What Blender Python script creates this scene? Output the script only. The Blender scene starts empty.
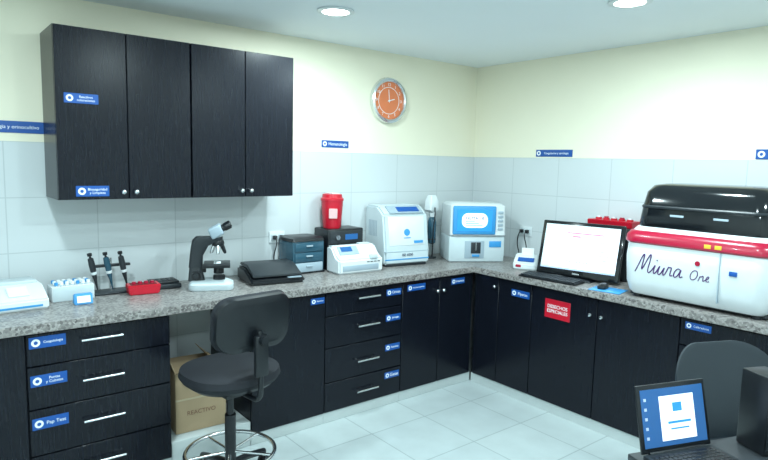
import bpy, bmesh, math
from mathutils import Vector, Matrix
sc=bpy.context.scene
col=sc.collection
# ---------------------------------------------------------------- materials
def mat(name,c,rough=.5,metal=0,emis=0,var=.06,scale=12,coat=0):
    m=bpy.data.materials.new(name);m.use_nodes=True;nt=m.node_tree;b=nt.nodes['Principled BSDF']
    n=nt.nodes.new('ShaderNodeTexNoise');n.inputs['Scale'].default_value=scale;n.inputs['Detail'].default_value=3
    tc=nt.nodes.new('ShaderNodeTexCoord');nt.links.new(tc.outputs['Object'],n.inputs['Vector'])
    mx=nt.nodes.new('ShaderNodeMix');mx.data_type='RGBA'
    mx.inputs[6].default_value=(*[v*(1-var) for v in c],1);mx.inputs[7].default_value=(*[min(1,v*(1+var)) for v in c],1)
    nt.links.new(n.outputs[0],mx.inputs[0]);nt.links.new(mx.outputs[2],b.inputs['Base Color'])
    b.inputs['Roughness'].default_value=rough;b.inputs['Metallic'].default_value=metal
    if emis: 
        b.inputs['Emission Color'].default_value=(*c,1);b.inputs['Emission Strength'].default_value=emis
    if coat:b.inputs['Coat Weight'].default_value=coat
    return m
CREAM=(.86,.82,.655); TILE=(.60,.645,.66); GROUT=(.47,.515,.53)
def wallmat(name,ax):
    m=bpy.data.materials.new(name);m.use_nodes=True;nt=m.node_tree;L=nt.links;b=nt.nodes['Principled BSDF']
    tc=nt.nodes.new('ShaderNodeTexCoord');sp=nt.nodes.new('ShaderNodeSeparateXYZ');L.new(tc.outputs['Object'],sp.inputs[0])
    cb=nt.nodes.new('ShaderNodeCombineXYZ');L.new(sp.outputs[ax],cb.inputs[0])
    ad=nt.nodes.new('ShaderNodeMath');ad.operation='ADD';ad.inputs[1].default_value=-1.765+3.0;L.new(sp.outputs[2],ad.inputs[0]);L.new(ad.outputs[0],cb.inputs[1])
    br=nt.nodes.new('ShaderNodeTexBrick');br.offset=0;L.new(cb.outputs[0],br.inputs['Vector'])
    br.inputs['Scale'].default_value=1;br.inputs['Brick Width'].default_value=.45;br.inputs['Row Height'].default_value=.30
    br.inputs['Mortar Size'].default_value=.003;br.inputs['Mortar Smooth'].default_value=.1
    br.inputs['Color1'].default_value=(*TILE,1);br.inputs['Color2'].default_value=(TILE[0]*.97,TILE[1]*.97,TILE[2]*.97,1);br.inputs['Mortar'].default_value=(*GROUT,1)
    n=nt.nodes.new('ShaderNodeTexNoise');n.inputs['Scale'].default_value=2.5;n.inputs['Detail'].default_value=4;L.new(tc.outputs['Object'],n.inputs['Vector'])
    cr=nt.nodes.new('ShaderNodeMix');cr.data_type='RGBA';cr.inputs[6].default_value=(*[v*.95 for v in CREAM],1);cr.inputs[7].default_value=(*CREAM,1);L.new(n.outputs[0],cr.inputs[0])
    gt=nt.nodes.new('ShaderNodeMath');gt.operation='GREATER_THAN';gt.inputs[1].default_value=1.765;L.new(sp.outputs[2],gt.inputs[0])
    mx=nt.nodes.new('ShaderNodeMix');mx.data_type='RGBA';L.new(gt.outputs[0],mx.inputs[0]);L.new(br.outputs['Color'],mx.inputs[6]);L.new(cr.outputs[2],mx.inputs[7]);L.new(mx.outputs[2],b.inputs['Base Color'])
    r=nt.nodes.new('ShaderNodeMapRange');r.inputs[3].default_value=.28;r.inputs[4].default_value=.75;L.new(gt.outputs[0],r.inputs[0]);L.new(r.outputs[0],b.inputs['Roughness'])
    return m
def floormat():
    m=bpy.data.materials.new("floor_tile");m.use_nodes=True;nt=m.node_tree;L=nt.links;b=nt.nodes['Principled BSDF']
    tc=nt.nodes.new('ShaderNodeTexCoord')
    br=nt.nodes.new('ShaderNodeTexBrick');br.offset=0;L.new(tc.outputs['Object'],br.inputs['Vector'])
    br.inputs['Scale'].default_value=1;br.inputs['Brick Width'].default_value=.45;br.inputs['Row Height'].default_value=.45;br.inputs['Mortar Size'].default_value=.004
    br.inputs['Color1'].default_value=(.50,.57,.575,1);br.inputs['Color2'].default_value=(.47,.54,.55,1);br.inputs['Mortar'].default_value=(.32,.38,.39,1)
    n=nt.nodes.new('ShaderNodeTexNoise');n.inputs['Scale'].default_value=6;n.inputs['Detail'].default_value=6;L.new(tc.outputs['Object'],n.inputs['Vector'])
    mx=nt.nodes.new('ShaderNodeMix');mx.data_type='RGBA';mx.blend_type='MULTIPLY';mx.inputs[0].default_value=.25;L.new(br.outputs['Color'],mx.inputs[6]);L.new(n.outputs[0],mx.inputs[7]);L.new(mx.outputs[2],b.inputs['Base Color'])
    b.inputs['Roughness'].default_value=.28
    return m
def granite():
    m=bpy.data.materials.new("granite");m.use_nodes=True;nt=m.node_tree;L=nt.links;b=nt.nodes['Principled BSDF']
    tc=nt.nodes.new('ShaderNodeTexCoord');v=nt.nodes.new('ShaderNodeTexVoronoi');v.inputs['Scale'].default_value=95;L.new(tc.outputs['Object'],v.inputs['Vector'])
    r=nt.nodes.new('ShaderNodeValToRGB');L.new(v.outputs['Color'],r.inputs[0])
    e=r.color_ramp.elements;e[0].position=.10;e[0].color=(.09,.08,.08,1);e[1].position=.9;e[1].color=(.38,.36,.345,1)
    x=e.new(.45);x.color=(.22,.208,.20,1)
    L.new(r.outputs[0],b.inputs['Base Color']);b.inputs['Roughness'].default_value=.3
    return m
def woodblack():
    m=bpy.data.materials.new("black_laminate");m.use_nodes=True;nt=m.node_tree;L=nt.links;b=nt.nodes['Principled BSDF']
    tc=nt.nodes.new('ShaderNodeTexCoord');mp=nt.nodes.new('ShaderNodeMapping');mp.inputs['Scale'].default_value=(40,40,2);L.new(tc.outputs['Object'],mp.inputs[0])
    n=nt.nodes.new('ShaderNodeTexNoise');n.inputs['Scale'].default_value=3;n.inputs['Detail'].default_value=5;L.new(mp.outputs[0],n.inputs['Vector'])
    r=nt.nodes.new('ShaderNodeValToRGB');e=r.color_ramp.elements;e[0].color=(.003,.004,.008,1);e[1].color=(.006,.008,.014,1);e[0].position=.3;e[1].position=.7
    L.new(n.outputs[0],r.inputs[0]);L.new(r.outputs[0],b.inputs['Base Color']);b.inputs['Roughness'].default_value=.27;b.inputs['Specular IOR Level'].default_value=.28
    return m
WB=wallmat("wall_back_paint_tile",0);WR=wallmat("wall_right_paint_tile",1);FL=floormat();GR=granite();BK=woodblack()
CEIL=mat("ceiling_paint",(.80,.85,.87),.8,var=.02,scale=2)
PLAIN=mat("plain_wall",(.80,.82,.80),.8)
CHROME=mat("brushed_metal",(.75,.78,.8),.22,1)
WHITE=mat("white_plastic",(.66,.71,.73),.35)
OFFW=mat("offwhite_plastic",(.52,.60,.63),.4)
LGREY=mat("light_grey_plastic",(.32,.40,.46),.4)
BLACK=mat("black_plastic",(.006,.008,.011),.35)
GLOSS=mat("black_gloss",(.005,.007,.009),.12,coat=.1)
FAB=mat("black_upholstery",(.005,.007,.012),.75,var=.3,scale=80)
BLUE=mat("sign_blue",(.002,.075,.33),.4)
LBLUE=mat("sky_blue_plastic",(.04,.28,.60),.4)
TEXT=mat("white_print",(.82,.86,.88),.5)
INK=mat("dark_print",(.02,.03,.10),.5)
PURP=mat("purple_print",(.07,.02,.13),.5)
RED=mat("red_plastic",(.50,.008,.025),.32)
CRIM=mat("crimson_plastic",(.36,.001,.03),.3,coat=.2)
ORANGE=mat("clock_orange",(.72,.20,.08),.4)
YEL=mat("warning_yellow",(.75,.50,.04),.5)
CARD=mat("cardboard",(.42,.31,.19),.8,var=.12,scale=5)
TRB=mat("smoky_blue_plastic",(.025,.08,.12),.15)
DGREY=mat("dark_grey_plastic",(.016,.021,.026),.4)
CHAIRG=mat("chair_shell_grey",(.018,.026,.034),.45)
PLIN=mat("plinth_tile",(.50,.55,.55),.35)
SCRW=mat("screen_white",(.80,.86,.95),.3,emis=.6,var=.01)
SCRB=mat("screen_blue",(.02,.24,.62),.3,emis=.5,var=.05)
SCRP=mat("screen_pink",(.80,.20,.28),.3,emis=.5,var=.01)
SCRD=mat("screen_navy",(.015,.09,.26),.3,emis=.4,var=.05)
SCRG=mat("screen_grey",(.55,.66,.72),.3,emis=.4,var=.01)
SCRT=mat("screen_text",(.40,.50,.70),.3,emis=.3)
LAMP=mat("downlight_glow",(.95,1,1),.4,emis=12,var=0)
BROWN=mat("brown_case",(.20,.10,.06),.5)
# ---------------------------------------------------------------- helpers
def grp(name,loc=(0,0,0),rz=0):
    e=bpy.data.objects.new(name,None);e.empty_display_size=.1;col.objects.link(e);e.location=loc;e.rotation_euler=(0,0,math.radians(rz));return e
def fin(g,name,bm,m,smooth=True,M=None):
    bmesh.ops.recalc_face_normals(bm,faces=bm.faces)
    me=bpy.data.meshes.new(name);bm.to_mesh(me);bm.free()
    if M is not None: me.transform(M)
    me.materials.append(m)
    if smooth:
        for p in me.polygons:p.use_smooth=True
        me.set_sharp_from_angle(angle=math.radians(38))
    o=bpy.data.objects.new(name,me);col.objects.link(o)
    if g: o.parent=g
    return o
def box(g,name,x0,x1,y0,y1,z0,z1,m,bev=0,seg=2,M=None):
    bm=bmesh.new();bmesh.ops.create_cube(bm,size=1)
    a=Vector((min(x0,x1),min(y0,y1),min(z0,z1)));b=Vector((max(x0,x1),max(y0,y1),max(z0,z1)))
    for v in bm.verts: v.co=Vector(((a[i]+b[i])/2+v.co[i]*(b[i]-a[i]) for i in range(3)))
    if bev: bmesh.ops.bevel(bm,geom=bm.edges[:],offset=bev,segments=seg,affect='EDGES',profile=.5)
    return fin(g,name,bm,m,True,M)
def cyl(g,name,c,r,h,m,axis='Z',r2=None,n=32,bev=0,M=None):
    bm=bmesh.new();bmesh.ops.create_cone(bm,cap_ends=True,segments=n,radius1=r,radius2=r if r2 is None else r2,depth=h)
    if bev: bmesh.ops.bevel(bm,geom=[e for e in bm.edges if abs(abs(e.verts[0].co.z)-h/2)<1e-5 and abs(e.verts[0].co.z-e.verts[1].co.z)<1e-5],offset=bev,segments=2,affect='EDGES')
    R={'Z':Matrix(),'X':Matrix.Rotation(math.pi/2,4,'Y'),'Y':Matrix.Rotation(-math.pi/2,4,'X')}[axis]
    T=Matrix.Translation(c)@R
    if M is not None:T=M@T
    return fin(g,name,bm,m,True,T)
def prism(g,name,pts,axis,lo,hi,m,bev=0):
    bm=bmesh.new()
    def P(a,b,t): return {'X':(t,a,b),'Y':(a,t,b),'Z':(a,b,t)}[axis]
    A=[bm.verts.new(P(a,b,lo)) for a,b in pts];B=[bm.verts.new(P(a,b,hi)) for a,b in pts];n=len(pts)
    bm.faces.new(A);bm.faces.new(B[::-1])
    for i in range(n):bm.faces.new((A[i],A[(i+1)%n],B[(i+1)%n],B[i]))
    bmesh.ops.recalc_face_normals(bm,faces=bm.faces)
    if bev:bmesh.ops.bevel(bm,geom=bm.edges[:],offset=bev,segments=2,affect='EDGES')
    return fin(g,name,bm,m)
def loft(g,name,secs,m,axis='Z',n=6,M=None):
    bm=bmesh.new();rings=[]
    for (t,cx,cy,hx,hy,r) in secs:
        r=min(r,hx*.999,hy*.999);ring=[]
        for k,(sx,sy) in enumerate(((1,1),(-1,1),(-1,-1),(1,-1))):
            for i in range(n+1):
                a=(k+i/n)*math.pi/2
                x=cx+sx*(hx-r)+r*math.cos(a);y=cy+sy*(hy-r)+r*math.sin(a)
                ring.append(bm.verts.new({'Z':(x,y,t),'Y':(x,t,y),'X':(t,x,y)}[axis]))
        rings.append(ring)
    N=len(rings[0])
    for A,B in zip(rings,rings[1:]):
        for i in range(N): bm.faces.new((A[i],A[(i+1)%N],B[(i+1)%N],B[i]))
    bm.faces.new(rings[0]);bm.faces.new(rings[-1])
    return fin(g,name,bm,m,True,M)
def lathe(g,name,prof,c,m,n=32,axis='Z',M=None,hollow=False):
    bm=bmesh.new();R=[]
    for r,z in prof:
        R.append([bm.verts.new((max(r,1e-4)*math.cos(2*math.pi*i/n),max(r,1e-4)*math.sin(2*math.pi*i/n),z)) for i in range(n)])
    for A,B in zip(R,(R[1:]+R[:1]) if hollow else R[1:]):
        for i in range(n):bm.faces.new((A[i],A[(i+1)%n],B[(i+1)%n],B[i]))
    if not hollow: bm.faces.new(R[0]);bm.faces.new(R[-1])
    Rt={'Z':Matrix(),'-Y':Matrix.Rotation(math.pi/2,4,'X'),'-X':Matrix.Rotation(-math.pi/2,4,'Y')}[axis]
    T=Matrix.Translation(c)@Rt
    if M is not None:T=M@T
    return fin(g,name,bm,m,True,T)
def tomesh(g,name,cu,m,M=None):
    o=bpy.data.objects.new(name+"_c",cu);col.objects.link(o)
    dg=bpy.context.evaluated_depsgraph_get();dg.update()
    me=bpy.data.meshes.new_from_object(o.evaluated_get(dg))
    bpy.data.objects.remove(o)
    if M is not None:me.transform(M)
    me.materials.clear();me.materials.append(m)
    o=bpy.data.objects.new(name,me);col.objects.link(o)
    if g:o.parent=g
    return o
def tube(g,name,pts,r,m,cyclic=False,smooth=True):
    cu=bpy.data.curves.new(name,'CURVE');cu.dimensions='3D';cu.bevel_depth=r;cu.bevel_resolution=3;cu.use_fill_caps=True
    s=cu.splines.new('NURBS' if smooth else 'POLY');s.points.add(len(pts)-1)
    for p,q in zip(s.points,pts):p.co=(*q,1)
    s.use_cyclic_u=cyclic
    if smooth:s.order_u=3;s.use_endpoint_u=not cyclic
    o=tomesh(g,name,cu,m)
    for p in o.data.polygons:p.use_smooth=True
    return o
def ring(g,name,c,R,r,m,n=40):
    return tube(g,name,[(c[0]+R*math.cos(2*math.pi*i/n),c[1]+R*math.sin(2*math.pi*i/n),c[2]) for i in range(n)],r,m,True)
FY=Matrix(((1,0,0,0),(0,0,-1,0),(0,1,0,0),(0,0,0,1)))   # text faces -Y
FX=Matrix(((0,0,-1,0),(-1,0,0,0),(0,1,0,0),(0,0,0,1)))  # text faces -X
def text(g,name,s,size,M,m,shear=0,align='CENTER'):
    cu=bpy.data.curves.new(name,'FONT');cu.body=s;cu.size=size;cu.align_x=align;cu.align_y='CENTER';cu.shear=shear;cu.extrude=.0004
    return tomesh(g,name,cu,m,M)
def sign(g,name,c,w,h,face,s,m=None,tm=None,icon=True,lines=1):
    F=Matrix.Translation(c)@(FY if face=='-Y' else FX)
    m=m or BLUE;tm=tm or TEXT
    box(g,name+"_plate",-w/2,w/2,-h/2,h/2,0,.004,m,.001,1,M=F)
    tx=0
    if icon:
        cyl(g,name+"_icon",(-w/2+h*.515,0,.0044),h*.34,.001,tm,n=20,M=F)
        cyl(g,name+"_glyph",(-w/2+h*.515,0,.005),h*.17,.001,m,n=6,M=F);tx=h*.42
    text(g,name+"_text",s,(h/lines)*(.66 if lines<3 else 1.0) if lines>1 else min(h*.72,(w-h)*1.9/max(len(s),1)),F@Matrix.Translation((tx,0,.0045)),tm)
# ---------------------------------------------------------------- room
XL,YF,H=-5.0,-5.0,2.55
box(None,"floor",XL-.1,.1,YF-.1,.1,-.1,0,FL)
box(None,"ceiling",XL-.1,.1,YF-.1,.1,H,H+.1,CEIL)
box(None,"wall_back",XL-.1,.1,0,.1,0,H,WB)
box(None,"wall_right",0,.1,YF-.1,0,0,H,WR)
box(None,"wall_left",XL-.1,XL,YF,0,0,H,PLAIN)
box(None,"wall_front",XL-.1,.1,YF-.1,YF,0,H,PLAIN)
for (x,y) in ((-2.05,-.80),(-1.06,-2.02),(-3.7,-1.5),(-2.6,-2.6),(-1.3,-3.7),(-4.0,-3.9)):
    g=grp("ceiling_downlight",(x,y,H))
    lathe(g,"trim_ring",[(.075,-.001),(.105,-.001),(.108,-.008),(.095,-.014),(.078,-.012)],(0,0,0),WHITE,hollow=True)
    cyl(g,"glow_disc",(0,0,-.006),.076,.006,LAMP)
    l=bpy.data.lights.new("downlight_lamp",'AREA');l.shape='DISK';l.size=.16;l.energy=32;l.color=(.77,.965,1)
    o=bpy.data.objects.new("downlight_lamp",l);col.objects.link(o);o.parent=g;o.location=(0,0,-.02)
# ---------------------------------------------------------------- base cabinets, back run
ZT=.92;ZB=.875;YC=-.61
def handle(g,name,x,y,z,L,ax='x'):
    if ax=='x':
        cyl(g,name,(x,y-.03,z),.006,L,CHROME,'X',n=14)
        for s in(-1,1):cyl(g,name+"_post",(x+s*L*.36,y-.0145,z),.004,.031,CHROME,'Y',n=10)
    else:
        cyl(g,name,(x-.03,y,z),.006,L,CHROME,'Y',n=14)
        for s in(-1,1):cyl(g,name+"_post",(x-.0145,y+s*L*.36,z),.004,.031,CHROME,'X',n=10)
KN=[(.004,0),(.004,.012),(.011,.018),(.013,.024),(.010,.030),(.001,.032)]
def knob(g,name,c,ax): lathe(g,name,KN,c,CHROME,18,ax)
def base(name,x0,x1):
    g=grp(name)
    box(g,"carcass",x0+.001,x1-.001,-.59,-.004,.07,ZB-.001,BK)
    box(g,"plinth",x0+.001,x1-.001,-.60,-.004,.001,.069,PLIN)
    return g
def front(g,n,x0,x1,z0,z1,back=True):
    if back: return box(g,n,x0+.003,x1-.003,YC,-.589,z0+.003,z1-.003,BK,.002,1)
    return box(g,n,YC,-.589,x0+.003,x1-.003,z0+.003,z1-.003,BK,.002,1)
DZ=[.072,.27,.50,.71,.868]
g=base("base_cabinet",-4.60,-3.615)
front(g,"door_a",-4.6,-4.1,.07,.87);front(g,"door_b",-4.1,-3.615,.07,.87);knob(g,"knob_a",(-4.14,YC,.8),'-Y');knob(g,"knob_b",(-4.06,YC,.8),'-Y')
g=base("drawer_cabinet",-3.615,-2.95)
for i in range(4):
    front(g,"drawer_%d"%i,-3.615,-2.95,DZ[i],DZ[i+1])
    z=(.18,.40,.61,.81)[i];handle(g,"handle_%d"%i,-3.29,YC,z,.19)
for z,s in((.825,"Coagulologia"),(.64,"Puntas\ny Cubetas"),(.43,"Pap Test")):
    sign(g,"label",(-3.525,YC,z),.155,.055,'-Y',s,lines=2 if "\n" in s else 1)
g=base("base_cabinet",-2.48,-1.97)
front(g,"door",-2.48,-1.97,.07,.87);sign(g,"label",(-2.03,YC,.825),.10,.04,'-Y',"Reactivos")
g=base("drawer_cabinet",-1.97,-1.33)
for i in range(4):
    front(g,"drawer_%d"%i,-1.97,-1.33,DZ[i],DZ[i+1]);z=(.17,.38,.62,.81)[i];handle(g,"handle_%d"%i,-1.64,YC,z,.18)
    sign(g,"label_%d"%i,(-1.41,YC,(.22,.42,.63,.81)[i]),.13,.045,'-Y',("Gasas","Reactivos","Jeringas","Orinas")[i])
g=base("base_cabinet",-1.33,-.60)
front(g,"door_a",-1.33,-.97,.07,.87);front(g,"door_b",-.97,-.615,.07,.87)
knob(g,"knob_a",(-1.00,YC,.77),'-Y');knob(g,"knob_b",(-.94,YC,.77),'-Y')
sign(g,"label_a",(-1.20,YC,.82),.17,.045,'-Y',"Insumos quimica");sign(g,"label_b",(-.78,YC,.82),.14,.045,'-Y',"Insumos")
g=grp("knee_space_plinth");box(g,"ledge",-2.948,-2.482,-.60,-.004,.001,.15,PLIN,.003)
def baser(name,y0,y1):
    g=grp(name)
    box(g,"carcass",-.59,-.004,y0+.001,y1-.001,.07,ZB-.001,BK);box(g,"plinth",-.60,-.004,y0+.001,y1-.001,.001,.069,PLIN);return g
XC=-.61
g=baser("base_cabinet",-1.17,-.615)
front(g,"door_a",-.87,-.63,.07,.87,False);front(g,"door_b",-1.17,-.87,.07,.87,False)
knob(g,"knob_a",(XC,-.84,.80),'-X');sign(g,"label",(XC,-1.07,.785),.16,.05,'-X',"Pipetas")
g=baser("base_cabinet",-2.20,-1.17)
front(g,"door_a",-1.68,-1.17,.07,.87,False);front(g,"door_b",-2.20,-1.68,.07,.87,False)
knob(g,"knob_a",(XC,-1.64,.76),'-X');knob(g,"knob_b",(XC,-1.72,.76),'-X')
sign(g,"warning_label",(XC,-1.385,.735),.20,.13,'-X',"DESECHOS\nESPECIALES",RED,TEXT,False,4)
g=baser("drawer_cabinet",-3.0,-2.20)
for i in range(4):
    front(g,"drawer_%d"%i,-3.0,-2.2,DZ[i],DZ[i+1],False);handle(g,"handle_%d"%i,XC,-2.52,(.17,.38,.6,.78)[i],.2,'y')
sign(g,"label",(XC,-2.30,.83),.14,.04,'-X',"Calibradores")
g=grp("countertop")
prism(g,"slab",[(-4.62,-.003),(-4.62,-.64),(-.64,-.64),(-.64,-3.02),(-.003,-3.02),(-.003,-.003)],'Z',ZB,ZT,GR,.004)
# ---------------------------------------------------------------- wall cabinets
def wallcab(x0,x1,kx):
    g=grp("wall_cabinet")
    box(g,"carcass",x0+.001,x1-.001,-.33,-.004,1.47,2.34,BK)
    xm=(x0+x1)/2
    box(g,"door_a",x0+.002,xm-.002,-.35,-.331,1.472,2.338,BK,.002,1);box(g,"door_b",xm+.002,x1-.002,-.35,-.331,1.472,2.338,BK,.002,1)
    for k in kx:knob(g,"knob",(k,-.35,1.51),'-Y')
    return g
g=wallcab(-3.41,-2.725,(-3.10,-3.035))
sign(g,"label_a",(-3.29,-.35,1.985),.16,.05,'-Y',"Reactivos\ncoloraciones",lines=2)
sign(g,"label_b",(-3.25,-.35,1.515),.16,.055,'-Y',"Bioseguridad\ny Limpieza",lines=2)
wallcab(-2.72,-2.06,(-2.42,-2.36))
def wsign(c,w,h,f,s):
    g=grp("wall_sign",c);sign(g,"sign",(0,0,0),w,h,f,s)
wsign((-3.60,-.001,1.840),.42,.062,'-Y',"Hematologia y orinocultivo")
wsign((-1.505,-.001,1.825),.24,.052,'-Y',"Hematologia")
wsign((-.001,-.85,1.802),.34,.055,'-X',"Coagulacion y serologia")
wsign((-.001,-2.42,1.80),.26,.06,'-X',"Quimica")
# clock
g=grp("wall_clock",(-1.02,-.001,2.18))
lathe(g,"rim",[(.140,0),(.172,0),(.178,.02),(.172,.04),(.156,.045),(.146,.038),(.142,.024)],(0,0,0),CHROME,48,'-Y',hollow=True)
cyl(g,"face",(0,-.012,0),.1415,.02,ORANGE,'Y',n=48)
lathe(g,"chapter_ring",[(.100,.0215),(.101,.0232),(.104,.0232),(.105,.0215)],(0,0,0),TEXT,48,'-Y',hollow=True)
for i in range(12):
    a=math.radians(90-30*i);t=str(i or 12);text(g,"numeral_"+t,t,.032,Matrix.Translation((.122*math.cos(a),-.0235,.122*math.sin(a)))@FY,TEXT)
def hand(n,a,L,w):
    M=Matrix.Translation((0,-.026,0))@FY@Matrix.Rotation(math.radians(90-a),4,'Z');box(g,n,-.015,L,-w,w,0,.002,TEXT,M=M)
hand("hour_hand",75,.055,.003);hand("minute_hand",355,.085,.002);cyl(g,"hub",(0,-.028,0),.007,.008,TEXT,'Y')
def outlet(c,face):
    g=grp("wall_outlet",c,0 if face=='-Y' else -90)
    box(g,"plate",-.06,.06,-.009,-.001,-.04,.04,WHITE,.003)
    for s in(-1,1):
        box(g,"socket",s*.027-.02,s*.027+.02,-.013,-.008,-.022,.022,OFFW,.003)
        box(g,"plug",s*.027-.012,s*.027+.012,-.045,-.012,-.014,.014,BLACK,.004)
        tube(g,"cord",[(s*.027,-.045,0),(s*.03,-.07,-.03),(s*.05,-.05,-.12),(s*.03,-.03,-.20),(s*.08,-.03,-.226)],.0045,BLACK)
outlet((-1.99,-.001,1.16),'-Y');outlet((-.001,-.62,1.16),'-X')
# ---------------------------------------------------------------- counter items (back run)
Z=ZT+.001
g=grp("coagulation_analyzer",(-3.645,-.23,Z),4)
prism(g,"body",[(-.12,0),(.16,0),(.16,.11),(.02,.11),(-.12,.05)],'X',-.17,.17,WHITE,.008)
prism(g,"display",[(-.085,.068),(-.01,.102),(-.012,.106),(-.087,.072)],'X',.0,.09,SCRG)
for i in range(6):
    x=-.14+(i%3)*.035;k=(i//3)*.45;prism(g,"key",[(-.095+k*.1,.063+k*.045),(-.07+k*.1,.0745+k*.045),(-.071+k*.1,.078+k*.045),(-.096+k*.1,.066+k*.045)],'X',x,x+.025,LBLUE)
box(g,"front_stripe",-.14,.14,-.1225,-.119,.015,.025,LBLUE);box(g,"lid",-.15,.15,.03,.15,.108,.125,OFFW,.006)
g=grp("tube_rack",(-3.335,-.17,Z),3)
box(g,"base",-.10,.10,-.055,.055,0,.012,WHITE,.003);box(g,"deck",-.10,.10,-.055,.055,.072,.08,WHITE,.002);box(g,"mid_shelf",-.10,.10,-.055,.055,.04,.046,WHITE,.002)
box(g,"front_wall",-.10,.10,-.057,-.052,.0,.078,OFFW,.002)
for s in(-1,1):box(g,"end",s*.10-.004,s*.10+.004,-.055,.055,0,.08,WHITE,.002)
for i in range(7):
    for j in range(3):
        x=-.08+i*.0265;y=-.035+j*.035
        cyl(g,"tube",(x,y,.055),.0065,.075,OFFW,n=12);cyl(g,"cap",(x,y,.094),.009,.016,LBLUE if (i+2*j)%4==0 else TEXT,n=12)
g=grp("timer",(-3.31,-.33,Z),0)
prism(g,"case",[(-.03,0),(.03,0),(.015,.055),(-.01,.055)],'X',-.045,.045,LBLUE,.005)
prism(g,"display",[(-.0305,.012),(-.029,.012),(-.0165,.045),(-.018,.045)],'X',-.032,.032,TEXT)
g=grp("pipette_stand",(-3.10,-.13,Z),0)
box(g,"foot",-.12,.10,-.06,.06,0,.012,DGREY,.005);cyl(g,"post",(-.01,.045,.10),.008,.19,CHROME)
box(g,"rail",-.115,.095,.02,.05,.145,.16,DGREY,.003)
for i,x in enumerate((-.09,-.01,.07)):
    M=Matrix.Translation((x,-.005,.01))@Matrix.Rotation(math.radians(-11),4,'Y')@Matrix.Rotation(math.radians(4),4,'X')
    lathe(g,"pipette_body",[(.003,.012),(.006,.05),(.009,.075),(.015,.11),(.017,.17),(.015,.20),(.010,.205)],(0,0,0),(DGREY,TRB,DGREY)[i],16,M=M)
    lathe(g,"pipette_collar",[(.0155,.108),(.0165,.112),(.0172,.12),(.0165,.124)],(0,0,0),WHITE,16,M=M)
    lathe(g,"pipette_plunger",[(.006,.20),(.006,.215),(.013,.218),(.013,.232),(.002,.234)],(0,0,0),BLACK,16,M=M)
    box(g,"pipette_hook",-.008,.008,.010,.035,.155,.17,BLACK,.003,M=M)
g=grp("sample_tray",(-2.975,-.24,Z),-6)
prism(g,"tray",[(-.08,0),(.08,0),(.09,.055),(-.09,.055)],'Y',-.05,.05,RED,.006);box(g,"recess",-.07,.07,-.038,.038,.0545,.0565,mat("dark_red",(.15,.005,.01),.6))
for i in range(4):cyl(g,"vial",(-.05+i*.033,0,.06),.011,.02,CRIM,n=14)
g=grp("label_printer",(-2.83,-.14,Z),-3)
box(g,"base",-.09,.09,-.075,.075,0,.03,DGREY,.008);box(g,"top",-.08,.08,-.06,.06,.028,.045,BLACK,.006)
for i in range(5):
    for j in range(3):box(g,"key",-.07+i*.03,-.05+i*.03,-.045+j*.028,-.025+j*.028,.044,.049,DGREY,.002)
# microscope
g=grp("microscope",(-2.60,-.32,Z),66)
loft(g,"base",[(0,0,0,.085,.125,.04),(.008,0,0,.09,.13,.045),(.035,0,0,.088,.128,.045),(.05,0,.01,.07,.11,.04),(.055,0,.01,.06,.10,.04)],OFFW)
cyl(g,"illuminator",(0,-.045,.065),.035,.035,BLACK,bev=.004)
loft(g,"arm_foot",[(.05,0,.085,.036,.048,.02),(.09,0,.088,.030,.042,.018),(.13,0,.09,.025,.036,.018)],DGREY)
loft(g,"arm",[(.13,0,.09,.026,.040,.018),(.20,0,.085,.026,.038,.016),(.26,0,.065,.028,.050,.018),(.295,0,.02,.034,.088,.025),(.315,0,.01,.032,.078,.02)],DGREY)
box(g,"stage",-.085,.085,-.11,.045,.135,.155,BLACK,.003);box(g,"stage_bracket",-.02,.02,.03,.07,.10,.145,BLACK,.004)
box(g,"slide",-.035,.035,-.055,-.03,.155,.157,TEXT)
box(g,"slide_clip",-.06,.06,-.025,-.015,.155,.163,CHROME,.002)
cyl(g,"condenser",(0,-.043,.115),.030,.045,BLACK);lathe(g,"turret",[(.012,.252),(.034,.260),(.038,.275),(.03,.295)],(0,-.04,0),BLACK,24)
for a in(0,90,180,270):
    r=math.radians(a);M=Matrix.Translation((.022*math.sin(r),-.04-.022*math.cos(r),.262))@Matrix.Rotation(r,4,'Z')@Matrix.Rotation(math.radians(-22),4,'X')
    lathe(g,"objective",[(.006,-.055),(.010,-.045),(.012,-.02),(.012,.0)],(0,0,0),CHROME if a else BLACK,16,M=M)
for s in(-1,1):
    cyl(g,"coarse_focus",(s*.040,.085,.085),.026,.022,BLACK,'X',bev=.003);cyl(g,"fine_focus",(s*.058,.085,.085),.015,.02,DGREY,'X',bev=.002)
cyl(g,"head_mount",(0,-.03,.325),.036,.025,OFFW)
M=Matrix.Translation((0,-.03,.345))@Matrix.Rotation(math.radians(62),4,'X')
box(g,"binocular_head",-.055,.055,-.032,.034,-.04,.04,LGREY,.012,3,M=M)
for s in(-1,1):
    lathe(g,"eyepiece",[(.017,.03),(.017,.05),(.021,.055),(.022,.088),(.018,.095),(.001,.093)],(s*.033,0,0),BLACK,20,M=M)
g=grp("flatbed_reader",(-2.17,-.27,Z),-8)
prism(g,"base",[(-.17,0),(.13,0),(.13,.085),(-.02,.085),(-.17,.03)],'X',-.19,.165,BLACK,.012)
prism(g,"lid",[(-.155,.046),(-.02,.091),(.12,.091),(.12,.11),(-.02,.11),(-.155,.056)],'X',-.175,.15,DGREY,.006)
box(g,"button_strip",.05,.14,-.171,-.15,.036,.042,LGREY)
g=grp("drawer_organizer",(-1.855,-.12,Z),0)
box(g,"housing",-.125,.125,-.095,.11,0,.225,TRB,.008)
loft(g,"lid",[(.225,0,.005,.13,.105,.02),(.245,0,.005,.125,.10,.02),(.255,0,.005,.10,.08,.02)],BLACK)
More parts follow.
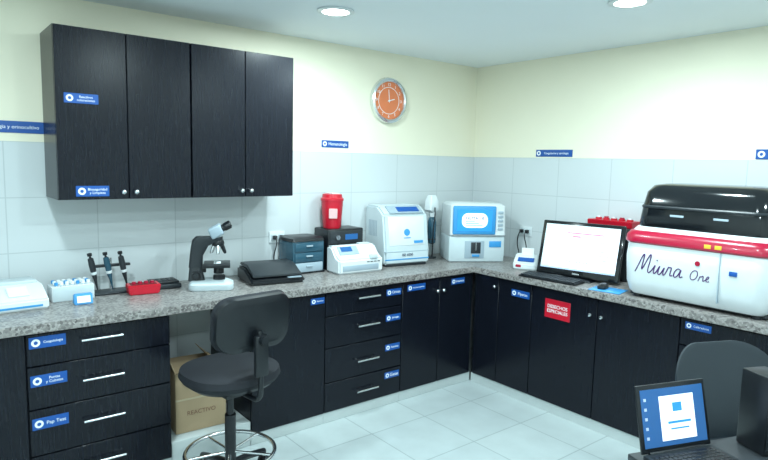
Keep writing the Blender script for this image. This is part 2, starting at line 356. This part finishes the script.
for k in range(3):
    z=.012+k*.070
    box(g,"drawer_front_%d"%k,-.112,.112,-.103,-.09,z,z+.063,(LGREY,TRB,TRB)[k],.005);box(g,"pull_%d"%k,-.025,.025,-.112,-.10,z+.035,z+.045,LGREY,.003)
box(g,"base_frame",-.13,.13,-.10,.11,0,.012,BLACK,.003)
g=grp("incubator",(-1.535,-.115,Z),0)
box(g,"case",-.155,.155,-.09,.10,0,.295,BLACK,.01);box(g,"front_panel",-.14,.14,-.094,-.088,.19,.28,DGREY,.003)
box(g,"display",-.01,.10,-.0955,-.093,.215,.255,SCRD);cyl(g,"dial",(-.08,-.10,.235),.018,.02,CHROME,'Y')
g=grp("sharps_container",(-1.60,-.115,Z+.296),0)
lathe(g,"bucket",[(.062,0),(.066,.01),(.078,.17),(.080,.20)],(0,0,0),RED);lathe(g,"lid",[(.083,.198),(.083,.215),(.074,.222),(.070,.245),(.05,.25)],(0,0,0),RED)
M=Matrix.Translation((-.036,-.068,.11))@Matrix.Rotation(math.radians(-28),4,'Z')@Matrix.Rotation(math.radians(4.5),4,'X')
box(g,"label",-.03,.03,-.004,.004,-.035,.035,mat("pink_label",(.70,.45,.45),.5),.001,1,M=M)
box(g,"lid_flap",-.03,.03,-.05,.05,.248,.256,WHITE,.003)
g=grp("electrolyte_analyzer",(-1.535,-.31,Z),-3)
prism(g,"body",[(-.09,0),(.085,0),(.085,.185),(.02,.185),(-.04,.12),(-.09,.10)],'X',-.18,.19,WHITE,.012)
prism(g,"control_panel",[(-.036,.127),(.012,.179),(.009,.182),(-.039,.130)],'X',-.14,.02,LGREY)
prism(g,"display",[(-.02,.1475),(.006,.1755),(.003,.179),(-.023,.151)],'X',-.12,-.03,SCRD)
box(g,"paper_slot",.06,.15,.03,.07,.183,.196,OFFW,.004);box(g,"front_recess",-.15,.15,-.0925,-.088,.02,.06,LGREY,.003);box(g,"lid_knob",.08,.14,-.095,-.06,.095,.125,OFFW,.006)
for i in range(4):box(g,"vent",.05+i*.03,.07+i*.03,-.0935,-.091,.075,.08,BLACK)
g=grp("chemistry_analyzer",(-1.04,-.195,Z),-8)
box(g,"foot",-.18,.18,-.14,.15,0,.02,DGREY,.004)
prism(g,"body",[(-.15,.015),(.16,.015),(.16,.45),(-.02,.45),(-.11,.39),(-.15,.12)],'X',-.20,.20,OFFW,.014)
prism(g,"brow",[(-.105,.395),(-.03,.445),(-.034,.452),(-.111,.401)],'X',-.14,.16,LGREY)
prism(g,"brow_display",[(-.095,.408),(-.05,.438),(-.054,.443),(-.099,.413)],'X',-.06,.13,BLUE)
M=Matrix.Translation((0,-.13,.255))@Matrix.Rotation(math.radians(-8.4),4,'X')
box(g,"upper_panel",-.16,.16,-.003,.01,-.10,.12,WHITE,.003,M=M)
box(g,"logo_ring",-.03,.03,-.006,0,-.045,-.039,LBLUE,M=M);cyl(g,"logo",(0,-.003,0),.026,.006,LBLUE,'Y',M=M)
box(g,"badge_row",.06,.14,-.006,0,-.085,-.065,LBLUE,M=M)
box(g,"lower_stripe",-.195,.195,-.1525,-.148,.05,.058,LBLUE);box(g,"panel_seam",-.199,.199,-.1515,-.12,.110,.114,LGREY)
text(g,"brand_text","ISE 6000",.028,Matrix.Translation((.0,-.1525,.085))@FY,INK)
for i in range(6):box(g,"side_vent",-.202,-.199,-.02+i*.022,-.01+i*.022,.22,.34,LGREY)
g=grp("wash_bottle_stand",(-.645,-.15,Z),0)
cyl(g,"base",(0,0,.006),.05,.012,DGREY);cyl(g,"post",(0,.02,.20),.008,.39,CHROME)
lathe(g,"bottle",[(.02,.12),(.034,.13),(.036,.30),(.028,.33),(.014,.345)],(0,-.01,0),TRB,24);lathe(g,"cap",[(.02,.343),(.022,.375),(.008,.385)],(0,-.01,0),WHITE,20)
loft(g,"head",[(.385,0,0,.03,.03,.01),(.40,0,0,.05,.04,.015),(.47,0,0,.045,.04,.015),(.52,0,0,.028,.025,.01)],WHITE)
cyl(g,"holder",(0,-.005,.16),.040,.01,DGREY);tube(g,"hose",[(0,-.04,.42),(-.03,-.08,.38),(-.04,-.07,.25),(-.02,-.05,.12),(-.02,-.045,.018)],.005,BLACK)
g=grp("hematology_analyzer",(-.385,-.37,Z),-31)
box(g,"lower_body",-.23,.23,-.15,.17,.0,.21,OFFW,.014);loft(g,"upper_body",[(.205,0,.01,.225,.145,.02),(.22,0,.0,.23,.17,.025),(.45,0,.0,.225,.165,.025),(.47,0,.01,.20,.14,.03)],WHITE)
box(g,"screen_bezel",-.21,.14,-.180,-.165,.225,.452,LBLUE,.010,3);box(g,"screen",-.178,.108,-.1825,-.179,.252,.425,SCRB)
loft(g,"screen_window",[(-.1845,-.035,.338,.105,.058,.05),(-.182,-.035,.338,.105,.058,.05)],SCRW,'Y');text(g,"screen_text","HEMA 18",.038,Matrix.Translation((-.035,-.185,.355))@FY,INK)
for i in range(3):box(g,"screen_row",-.11,.03-i*.03,-.1853,-.1843,.298+i*.014,.303+i*.014,SCRB)
box(g,"sample_bay",-.10,.06,-.1535,-.148,.03,.17,LGREY,.004);box(g,"bay_recess",-.05,.03,-.156,-.152,.07,.16,DGREY,.003);cyl(g,"aspiration_needle",(-.01,-.16,.13),.003,.07,CHROME)
box(g,"probe_button",-.04,.02,-.165,-.152,.045,.062,LBLUE,.003);box(g,"lower_badge",.10,.20,-.1535,-.149,.12,.17,LBLUE,.002)
for i in range(5):box(g,"side_key",.16,.20,-.176,-.165,.26+i*.033,.28+i*.033,LGREY,.002)
g=grp("receipt_printer",(-.33,-.90,Z),-62)
prism(g,"body",[(-.10,0),(.09,0),(.09,.10),(.0,.11),(-.10,.05)],'X',-.09,.09,WHITE,.01)
box(g,"paper",-.045,.045,.0,.006,.10,.155,TEXT);prism(g,"panel",[(-.085,.062),(-.045,.084),(-.047,.088),(-.087,.066)],'X',-.06,.06,BLUE)
box(g,"magenta_badge",-.07,-.03,-.103,-.098,.02,.04,CRIM,.002)
# ---------------------------------------------------------------- monitor (local: front faces -Y)
g=grp("computer_monitor",(-.42,-1.385,Z),-78)
M=Matrix.Translation((0,0,.018))@Matrix.Rotation(math.radians(-14),4,'X')
box(g,"frame",-.29,.29,-.012,.02,0,.385,GLOSS,.008,M=M);box(g,"rear_shell",-.22,.22,.018,.055,.05,.33,BLACK,.015,M=M)
box(g,"screen",-.262,.262,-.0135,-.0115,.045,.36,SCRW,M=M)
def sp(n,x0,x1,z0,z1,m,k=0):box(g,n,x0,x1,-.0145-k*.0008,-.0134,z0,z1,m,M=M)
sp("taskbar",-.262,.262,.045,.057,SCRT);sp("window_margin",-.262,-.20,.057,.36,SCRG);sp("toolbar",-.20,.262,.345,.36,SCRG)
sp("title_bar",-.10,.16,.30,.310,SCRP);sp("red_button",-.06,.0,.275,.288,SCRP);sp("chart_frame",-.10,-.096,.10,.27,SCRT);sp("chart_base",-.10,.12,.10,.104,SCRT)
for i,h in enumerate((.03,.05,.09,.07,.10,.06,.04,.02)):sp("chart_bar_%d"%i,-.085+i*.024,-.071+i*.024,.103,.103+h,SCRG)
for i in range(5):sp("line_%d"%i,.14,.20+.01*(i%3),.13+i*.03,.136+i*.03,SCRT)
text(g,"maker_text","lenovo",.018,M@Matrix.Translation((0,-.0125,.022))@FY,TEXT)
box(g,"neck",-.04,.04,.06,.085,.014,.20,BLACK,.006);loft(g,"stand_foot",[(0,0,.03,.12,.09,.03),(.012,0,.03,.11,.08,.03),(.016,0,.03,.09,.07,.03)],BLACK)
g=grp("computer_keyboard",(-.565,-1.28,Z),-86)
prism(g,"tray",[(-.065,0),(.065,0),(.065,.022),(-.065,.010)],'X',-.22,.22,BLACK,.004)
for r in range(5):
    for c in range(15):
        y=-.05+r*.023;zz=.013+r*.0022
        box(g,"key",-.207+c*.028,-.184+c*.028,y,y+.018,zz-.002,zz+.006,DGREY if (r+c)%7 else BLACK,.0015,1)
g=grp("desktop_tower",(-.105,-1.44,Z),0)
box(g,"case",-.085,.09,-.19,.19,0,.365,BLACK,.008);box(g,"front_bezel",-.092,-.083,-.18,.18,.01,.355,DGREY,.004);cyl(g,"power_button",(-.094,.13,.31),.012,.006,CHROME,'X')
for i in range(5):box(g,"vent",-.0945,-.091,-.15,.05,.06+i*.02,.07+i*.02,BLACK)
g=grp("reagent_tray",(-.105,-1.46,Z+.366),0)
prism(g,"tray",[(-.065,0),(.065,0),(.075,.045),(-.075,.045)],'Y',-.17,.17,RED,.006)
for i in range(5):cyl(g,"bottle",(.0,-.12+i*.06,.045),.022,.025,RED,n=18);cyl(g,"bottle_cap",(.0,-.12+i*.06,.062),.016,.010,CRIM if i%2 else WHITE,n=16)
g=grp("mouse_pad",(-.535,-1.70,Z),-80);box(g,"pad",-.10,.10,-.08,.08,0,.004,LBLUE,.0015)
g=grp("computer_mouse",(-.53,-1.66,Z+.0045),-75);loft(g,"shell",[(0,0,0,.027,.047,.022),(.014,0,0,.029,.05,.025),(.027,0,.005,.022,.038,.02),(.033,0,.008,.012,.022,.012)],BLACK);cyl(g,"wheel",(0,-.03,.026),.007,.006,DGREY,'X')
# ---------------------------------------------------------------- large analyser
g=grp("biochemistry_analyzer",(-.32,-2.22,Z),0)
for sx in(-1,1):
    for sy in(-1,1):cyl(g,"foot",(sx*.20,sy*.33,.0125),.025,.025,BLACK)
loft(g,"lower_body",[(.022,.0,0,.235,.37,.06),(.04,0,0,.255,.385,.07),(.10,0,0,.275,.40,.08),(.25,0,0,.285,.41,.09),(.33,0,0,.28,.405,.09),(.345,0,0,.272,.40,.09)],WHITE,n=8)
loft(g,"red_band",[(.335,0,0,.284,.41,.09),(.345,0,0,.294,.418,.095),(.38,0,0,.292,.415,.095),(.405,.005,0,.278,.40,.09),(.41,.01,0,.265,.39,.085)],CRIM,n=8)
loft(g,"white_shoulder",[(.405,.012,0,.268,.392,.085),(.43,.02,0,.252,.375,.08),(.435,.02,0,.24,.36,.08)],WHITE,n=8)
loft(g,"lid",[(.43,.02,0,.245,.365,.08),(.445,.02,0,.25,.37,.085),(.55,.028,0,.243,.362,.085),(.64,.033,0,.228,.35,.085),(.68,.038,0,.20,.325,.08),(.692,.043,0,.15,.275,.07)],GLOSS,n=8)
loft(g,"lid_rib",[(.545,.026,0,.246,.365,.087),(.555,.026,0,.248,.367,.087),(.562,.026,0,.243,.362,.087)],DGREY,n=8)
for s in(-.12,.12):box(g,"lid_vent",-.222,-.20,s-.04,s+.04,.50,.515,LGREY,.003)
def script(nm,pts,y0,z0,k,r=.0036,cyc=False):
    P=[]
    for u,v in pts:
        z=z0+v*k;P.append((-.275-(z-.10)*.0667,y0-(u+v*.25)*k,z))
    tube(g,nm,P,r,PURP,cyc)
script("logo_M",[(0,0),(.008,.03),(.018,.09),(.026,.105),(.030,.085),(.030,.03),(.034,.012),(.042,.04),(.056,.10),(.064,.105),(.068,.07),(.066,.02),(.074,-.002),(.088,.012),(.098,.04),(.102,.05),(.100,.02),(.105,-.002),(.116,.01),(.124,.04),(.128,.05),(.124,.018),(.131,-.003),(.144,.008),(.154,.05),(.152,.018),(.157,-.003),(.167,.01),(.174,.052),(.178,.046),(.192,.05),(.190,.02),(.194,-.002),(.206,.008)],.315,.165,1.08)
script("logo_a",[(.240,.040),(.228,.052),(.212,.035),(.210,.008),(.222,-.003),(.234,.012),(.243,.05),(.240,.018),(.246,-.003),(.258,.010)],.315,.165,1.08)
script("logo_dot",[(.103,.075),(.106,.078)],.315,.165,1.08,.0045)
script("logo_O",[(.0,.03),(.012,.056),(.032,.056),(.042,.030),(.032,.002),(.010,.002)],.0,.165,1.0,.0028,True)
script("logo_n",[(.052,.0),(.056,.034),(.058,.02),(.070,.036),(.074,.02),(.076,.0),(.086,.010),(.098,.018),(.104,.030),(.094,.034),(.088,.015),(.098,.0),(.110,.006)],.0,.165,1.0,.0028)
box(g,"door_seam",-.289,-.26,-.162,-.158,.06,.335,LGREY)
cyl(g,"logo_badge",(-.2875,-.045,.262),.014,.004,CRIM,'X');box(g,"power_button",-.290,-.283,-.25,-.21,.22,.245,BLUE,.002)
for k in(0,1):box(g,"warning_sticker",-.2955,-.290,-.11-k*.055,-.075-k*.055,.352,.374,YEL,.001)
box(g,"rear_base",-.20,.25,-.38,.38,.006,.03,DGREY,.004)
# ---------------------------------------------------------------- cardboard box
g=grp("cardboard_box",(-2.745,-.38,.152),-3)
box(g,"carton",-.145,.145,-.15,.15,0,.35,CARD,.003)
Mf=Matrix.Translation((0,-.148,.35))@Matrix.Rotation(math.radians(65),4,'X');box(g,"flap_front",-.14,.14,-.002,.002,0,.07,CARD,M=Mf)
Mf=Matrix.Translation((-.141,0,.35))@Matrix.Rotation(math.radians(-20),4,'Y');box(g,"flap_side",-.002,.002,-.14,.14,0,.07,CARD,M=Mf)
Mf=Matrix.Translation((.12,0,.35))@Matrix.Rotation(math.radians(-40),4,'Y');box(g,"flap_side_b",-.002,.002,-.14,.14,0,.09,CARD,M=Mf)
box(g,"tape",-.145,.145,-.1515,-.149,.19,.2,mat("tape",(.5,.42,.28),.3));text(g,"print","REACTIVO",.035,Matrix.Translation((0,-.151,.11))@FY,BROWN)
# ---------------------------------------------------------------- lab stool
g=grp("laboratory_stool",(-2.77,-.96,0),6)
loft(g,"seat",[(.585,0,0,.19,.19,.17),(.595,0,0,.225,.22,.19),(.62,0,0,.24,.235,.2),(.65,0,0,.235,.23,.2),(.665,0,0,.20,.195,.18),(.668,0,0,.10,.10,.09)],FAB,n=10)
loft(g,"seat_shell",[(.565,0,0,.15,.15,.13),(.575,0,0,.20,.20,.17),(.595,0,0,.22,.215,.185)],BLACK,n=10)
M=Matrix.Translation((0,-.245,.93))@Matrix.Rotation(math.radians(6),4,'X')
def curved(o,k):
    for v in o.data.vertices:
        q=M.inverted()@v.co;q.y-=-k*q.x*q.x;v.co=M@q
o=loft(g,"backrest_shell",[(-.03,0,0,.17,.10,.07),(-.022,0,0,.20,.13,.09),(0,0,0,.205,.135,.09)],BLACK,'Y',10,M=M);curved(o,.9)
o=loft(g,"backrest_pad",[(-.002,0,0,.205,.135,.09),(.02,0,0,.208,.138,.09),(.045,0,0,.19,.12,.08),(.052,0,0,.12,.07,.06)],FAB,'Y',10,M=M);curved(o,.9)
tube(g,"back_bracket",[(0,-.05,.55),(0,-.20,.545),(0,-.275,.56),(0,-.285,.64),(0,-.285,.80),(0,-.275,.90)],.013,BLACK)
box(g,"bracket_cover",-.035,.035,-.30,-.272,.68,.88,BLACK,.008);cyl(g,"back_knob",(0,-.31,.86),.022,.025,BLACK,'Y',bev=.004)
box(g,"mechanism",-.07,.07,-.09,.09,.515,.568,BLACK,.01);tube(g,"lever",[(.05,0,.53),(.15,-.01,.53),(.20,-.01,.52)],.006,BLACK)
cyl(g,"gas_lift_outer",(0,0,.25),.028,.30,BLACK);cyl(g,"gas_lift_inner",(0,0,.45),.018,.14,BLACK)
ring(g,"foot_ring",(0,0,.20),.225,.011,CHROME)
for i in range(5):
    a=math.radians(72*i+20);c,s=math.cos(a),math.sin(a)
    tube(g,"ring_spoke",[(c*.02,s*.02,.20),(c*.12,s*.12,.20),(c*.222,s*.222,.20)],.007,CHROME)
    tube(g,"leg",[(c*.02,s*.02,.13),(c*.12,s*.12,.12),(c*.28,s*.28,.075)],.018,BLACK)
    cyl(g,"caster_stem",(c*.28,s*.28,.06),.008,.04,CHROME)
    for k in(-1,1):
        Mc=Matrix.Translation((c*.28,s*.28,.027))@Matrix.Rotation(a,4,'Z')@Matrix.Rotation(math.pi/2,4,'X')
        cyl(g,"caster_wheel",(0,0,k*.013),.026,.018,BLACK,n=20,M=Mc)
# ---------------------------------------------------------------- desk with laptop
DX=mat("desk_laminate",(.03,.035,.04),.35)
g=grp("side_desk",(-1.97,-2.83,0),-20)
box(g,"top",-.16,.95,-.60,.05,.695,.72,DX,.004)
for x in(-.13,.91):
    for y in(-.57,.02):box(g,"leg",x-.018,x+.018,y-.018,y+.018,0.001,.696,DGREY,.003)
g=grp("laptop",(-1.965,-2.835,.721),-20)
box(g,"base",-.15,.15,-.215,.0,0,.016,DGREY,.004);box(g,"keyboard_well",-.135,.135,-.12,-.02,.0155,.017,BLACK)
for r in range(5):
    for c in range(13):box(g,"key",-.131+c*.0203,-.114+c*.0203,-.115+r*.0185,-.10+r*.0185,.0165,.019,BLACK,.001,1)
box(g,"touchpad",-.04,.04,-.195,-.135,.0155,.0168,LGREY)
M=Matrix.Translation((0,.004,.014))@Matrix.Rotation(math.radians(-14),4,'X')
box(g,"lid",-.15,.15,-.002,.008,0,.228,BLACK,.003,M=M);box(g,"screen",-.136,.136,-.0035,-.0018,.018,.212,SCRD,M=M)
box(g,"document",-.06,.09,-.0045,-.0034,.035,.185,SCRW,M=M);box(g,"document_logo",-.005,.035,-.0052,-.0044,.13,.16,SCRB,M=M);box(g,"document_line",-.03,.07,-.0052,-.0044,.09,.098,SCRB,M=M)
box(g,"document_line_b",-.02,.06,-.0052,-.0044,.07,.075,SCRB,M=M)
for i in range(5):box(g,"desktop_icon",-.125,-.115,-.0045,-.0034,.045+i*.032,.055+i*.032,SCRT,M=M)
cyl(g,"hinge",(0,.002,.014),.006,.24,BLACK,'X',n=12)
g=grp("desk_speaker",(-1.675,-2.99,.721),-25)
box(g,"cabinet",-.05,.05,-.06,.06,0,.28,BLACK,.008);box(g,"grille",-.043,.043,-.063,-.058,.02,.20,DGREY,.003);cyl(g,"driver",(0,-.064,.09),.034,.006,BLACK,'Y');cyl(g,"tweeter",(0,-.064,.165),.016,.006,BLACK,'Y')
box(g,"brand_strip",-.04,.04,-.0635,-.059,.235,.262,BROWN,.002);cyl(g,"volume_knob",(.0,-.066,.215),.008,.012,CHROME,'Y')
# grey shell chair
g=grp("desk_chair",(-1.15,-2.77,0),-24)
loft(g,"seat",[(.43,0,0,.20,.20,.08),(.44,0,0,.22,.21,.09),(.46,0,0,.22,.21,.09),(.468,0,0,.19,.18,.08)],CHAIRG,n=8)
M=Matrix.Translation((0,.20,.66))@Matrix.Rotation(math.radians(-10),4,'X')
o=loft(g,"backrest",[(-.012,0,0,.275,.22,.18),(-.006,0,0,.29,.235,.19),(.006,0,0,.29,.235,.19),(.012,0,0,.275,.22,.18)],CHAIRG,'Y',10,M=M)
for v in o.data.vertices:
    q=M.inverted()@v.co;q.y-=1.1*q.x*q.x;v.co=M@q
for s in(-1,1):
    tube(g,"rear_leg",[(s*.17,.15,.44),(s*.18,.17,.30),(s*.20,.22,.012)],.012,CHROME);tube(g,"front_leg",[(s*.17,-.15,.44),(s*.18,-.16,.30),(s*.20,-.19,.012)],.012,CHROME)
    tube(g,"back_upright",[(s*.16,.12,.435),(s*.165,.17,.44),(s*.165,.19,.52),(s*.165,.200,.60)],.010,CHROME)
Mt=M@Matrix.Translation((.06,-.020,.10));box(g,"paper_tag",-.03,.04,-.003,.0,-.02,.025,TEXT,M=Mt)
# ---------------------------------------------------------------- world + camera
w=bpy.data.worlds.new("world");w.use_nodes=True;w.node_tree.nodes['Background'].inputs[0].default_value=(.5,.6,.65,1);w.node_tree.nodes['Background'].inputs[1].default_value=.3;sc.world=w
X=Vector((749,50,-595)).normalized();Y=Vector((-478,79,-595));Y=(Y-X*Y.dot(X)).normalized();Zv=X.cross(Y)
cd=bpy.data.cameras.new("camera");co=bpy.data.objects.new("camera",cd);col.objects.link(co)
co.matrix_world=Matrix.Translation((-4.0,-3.72,1.70))@Matrix((X,Y,Zv)).to_4x4()
cd.sensor_width=36;cd.lens=27.9;cd.clip_start=.05
sc.camera=co
sc.view_settings.view_transform='Standard'
sc.view_settings.look='None'
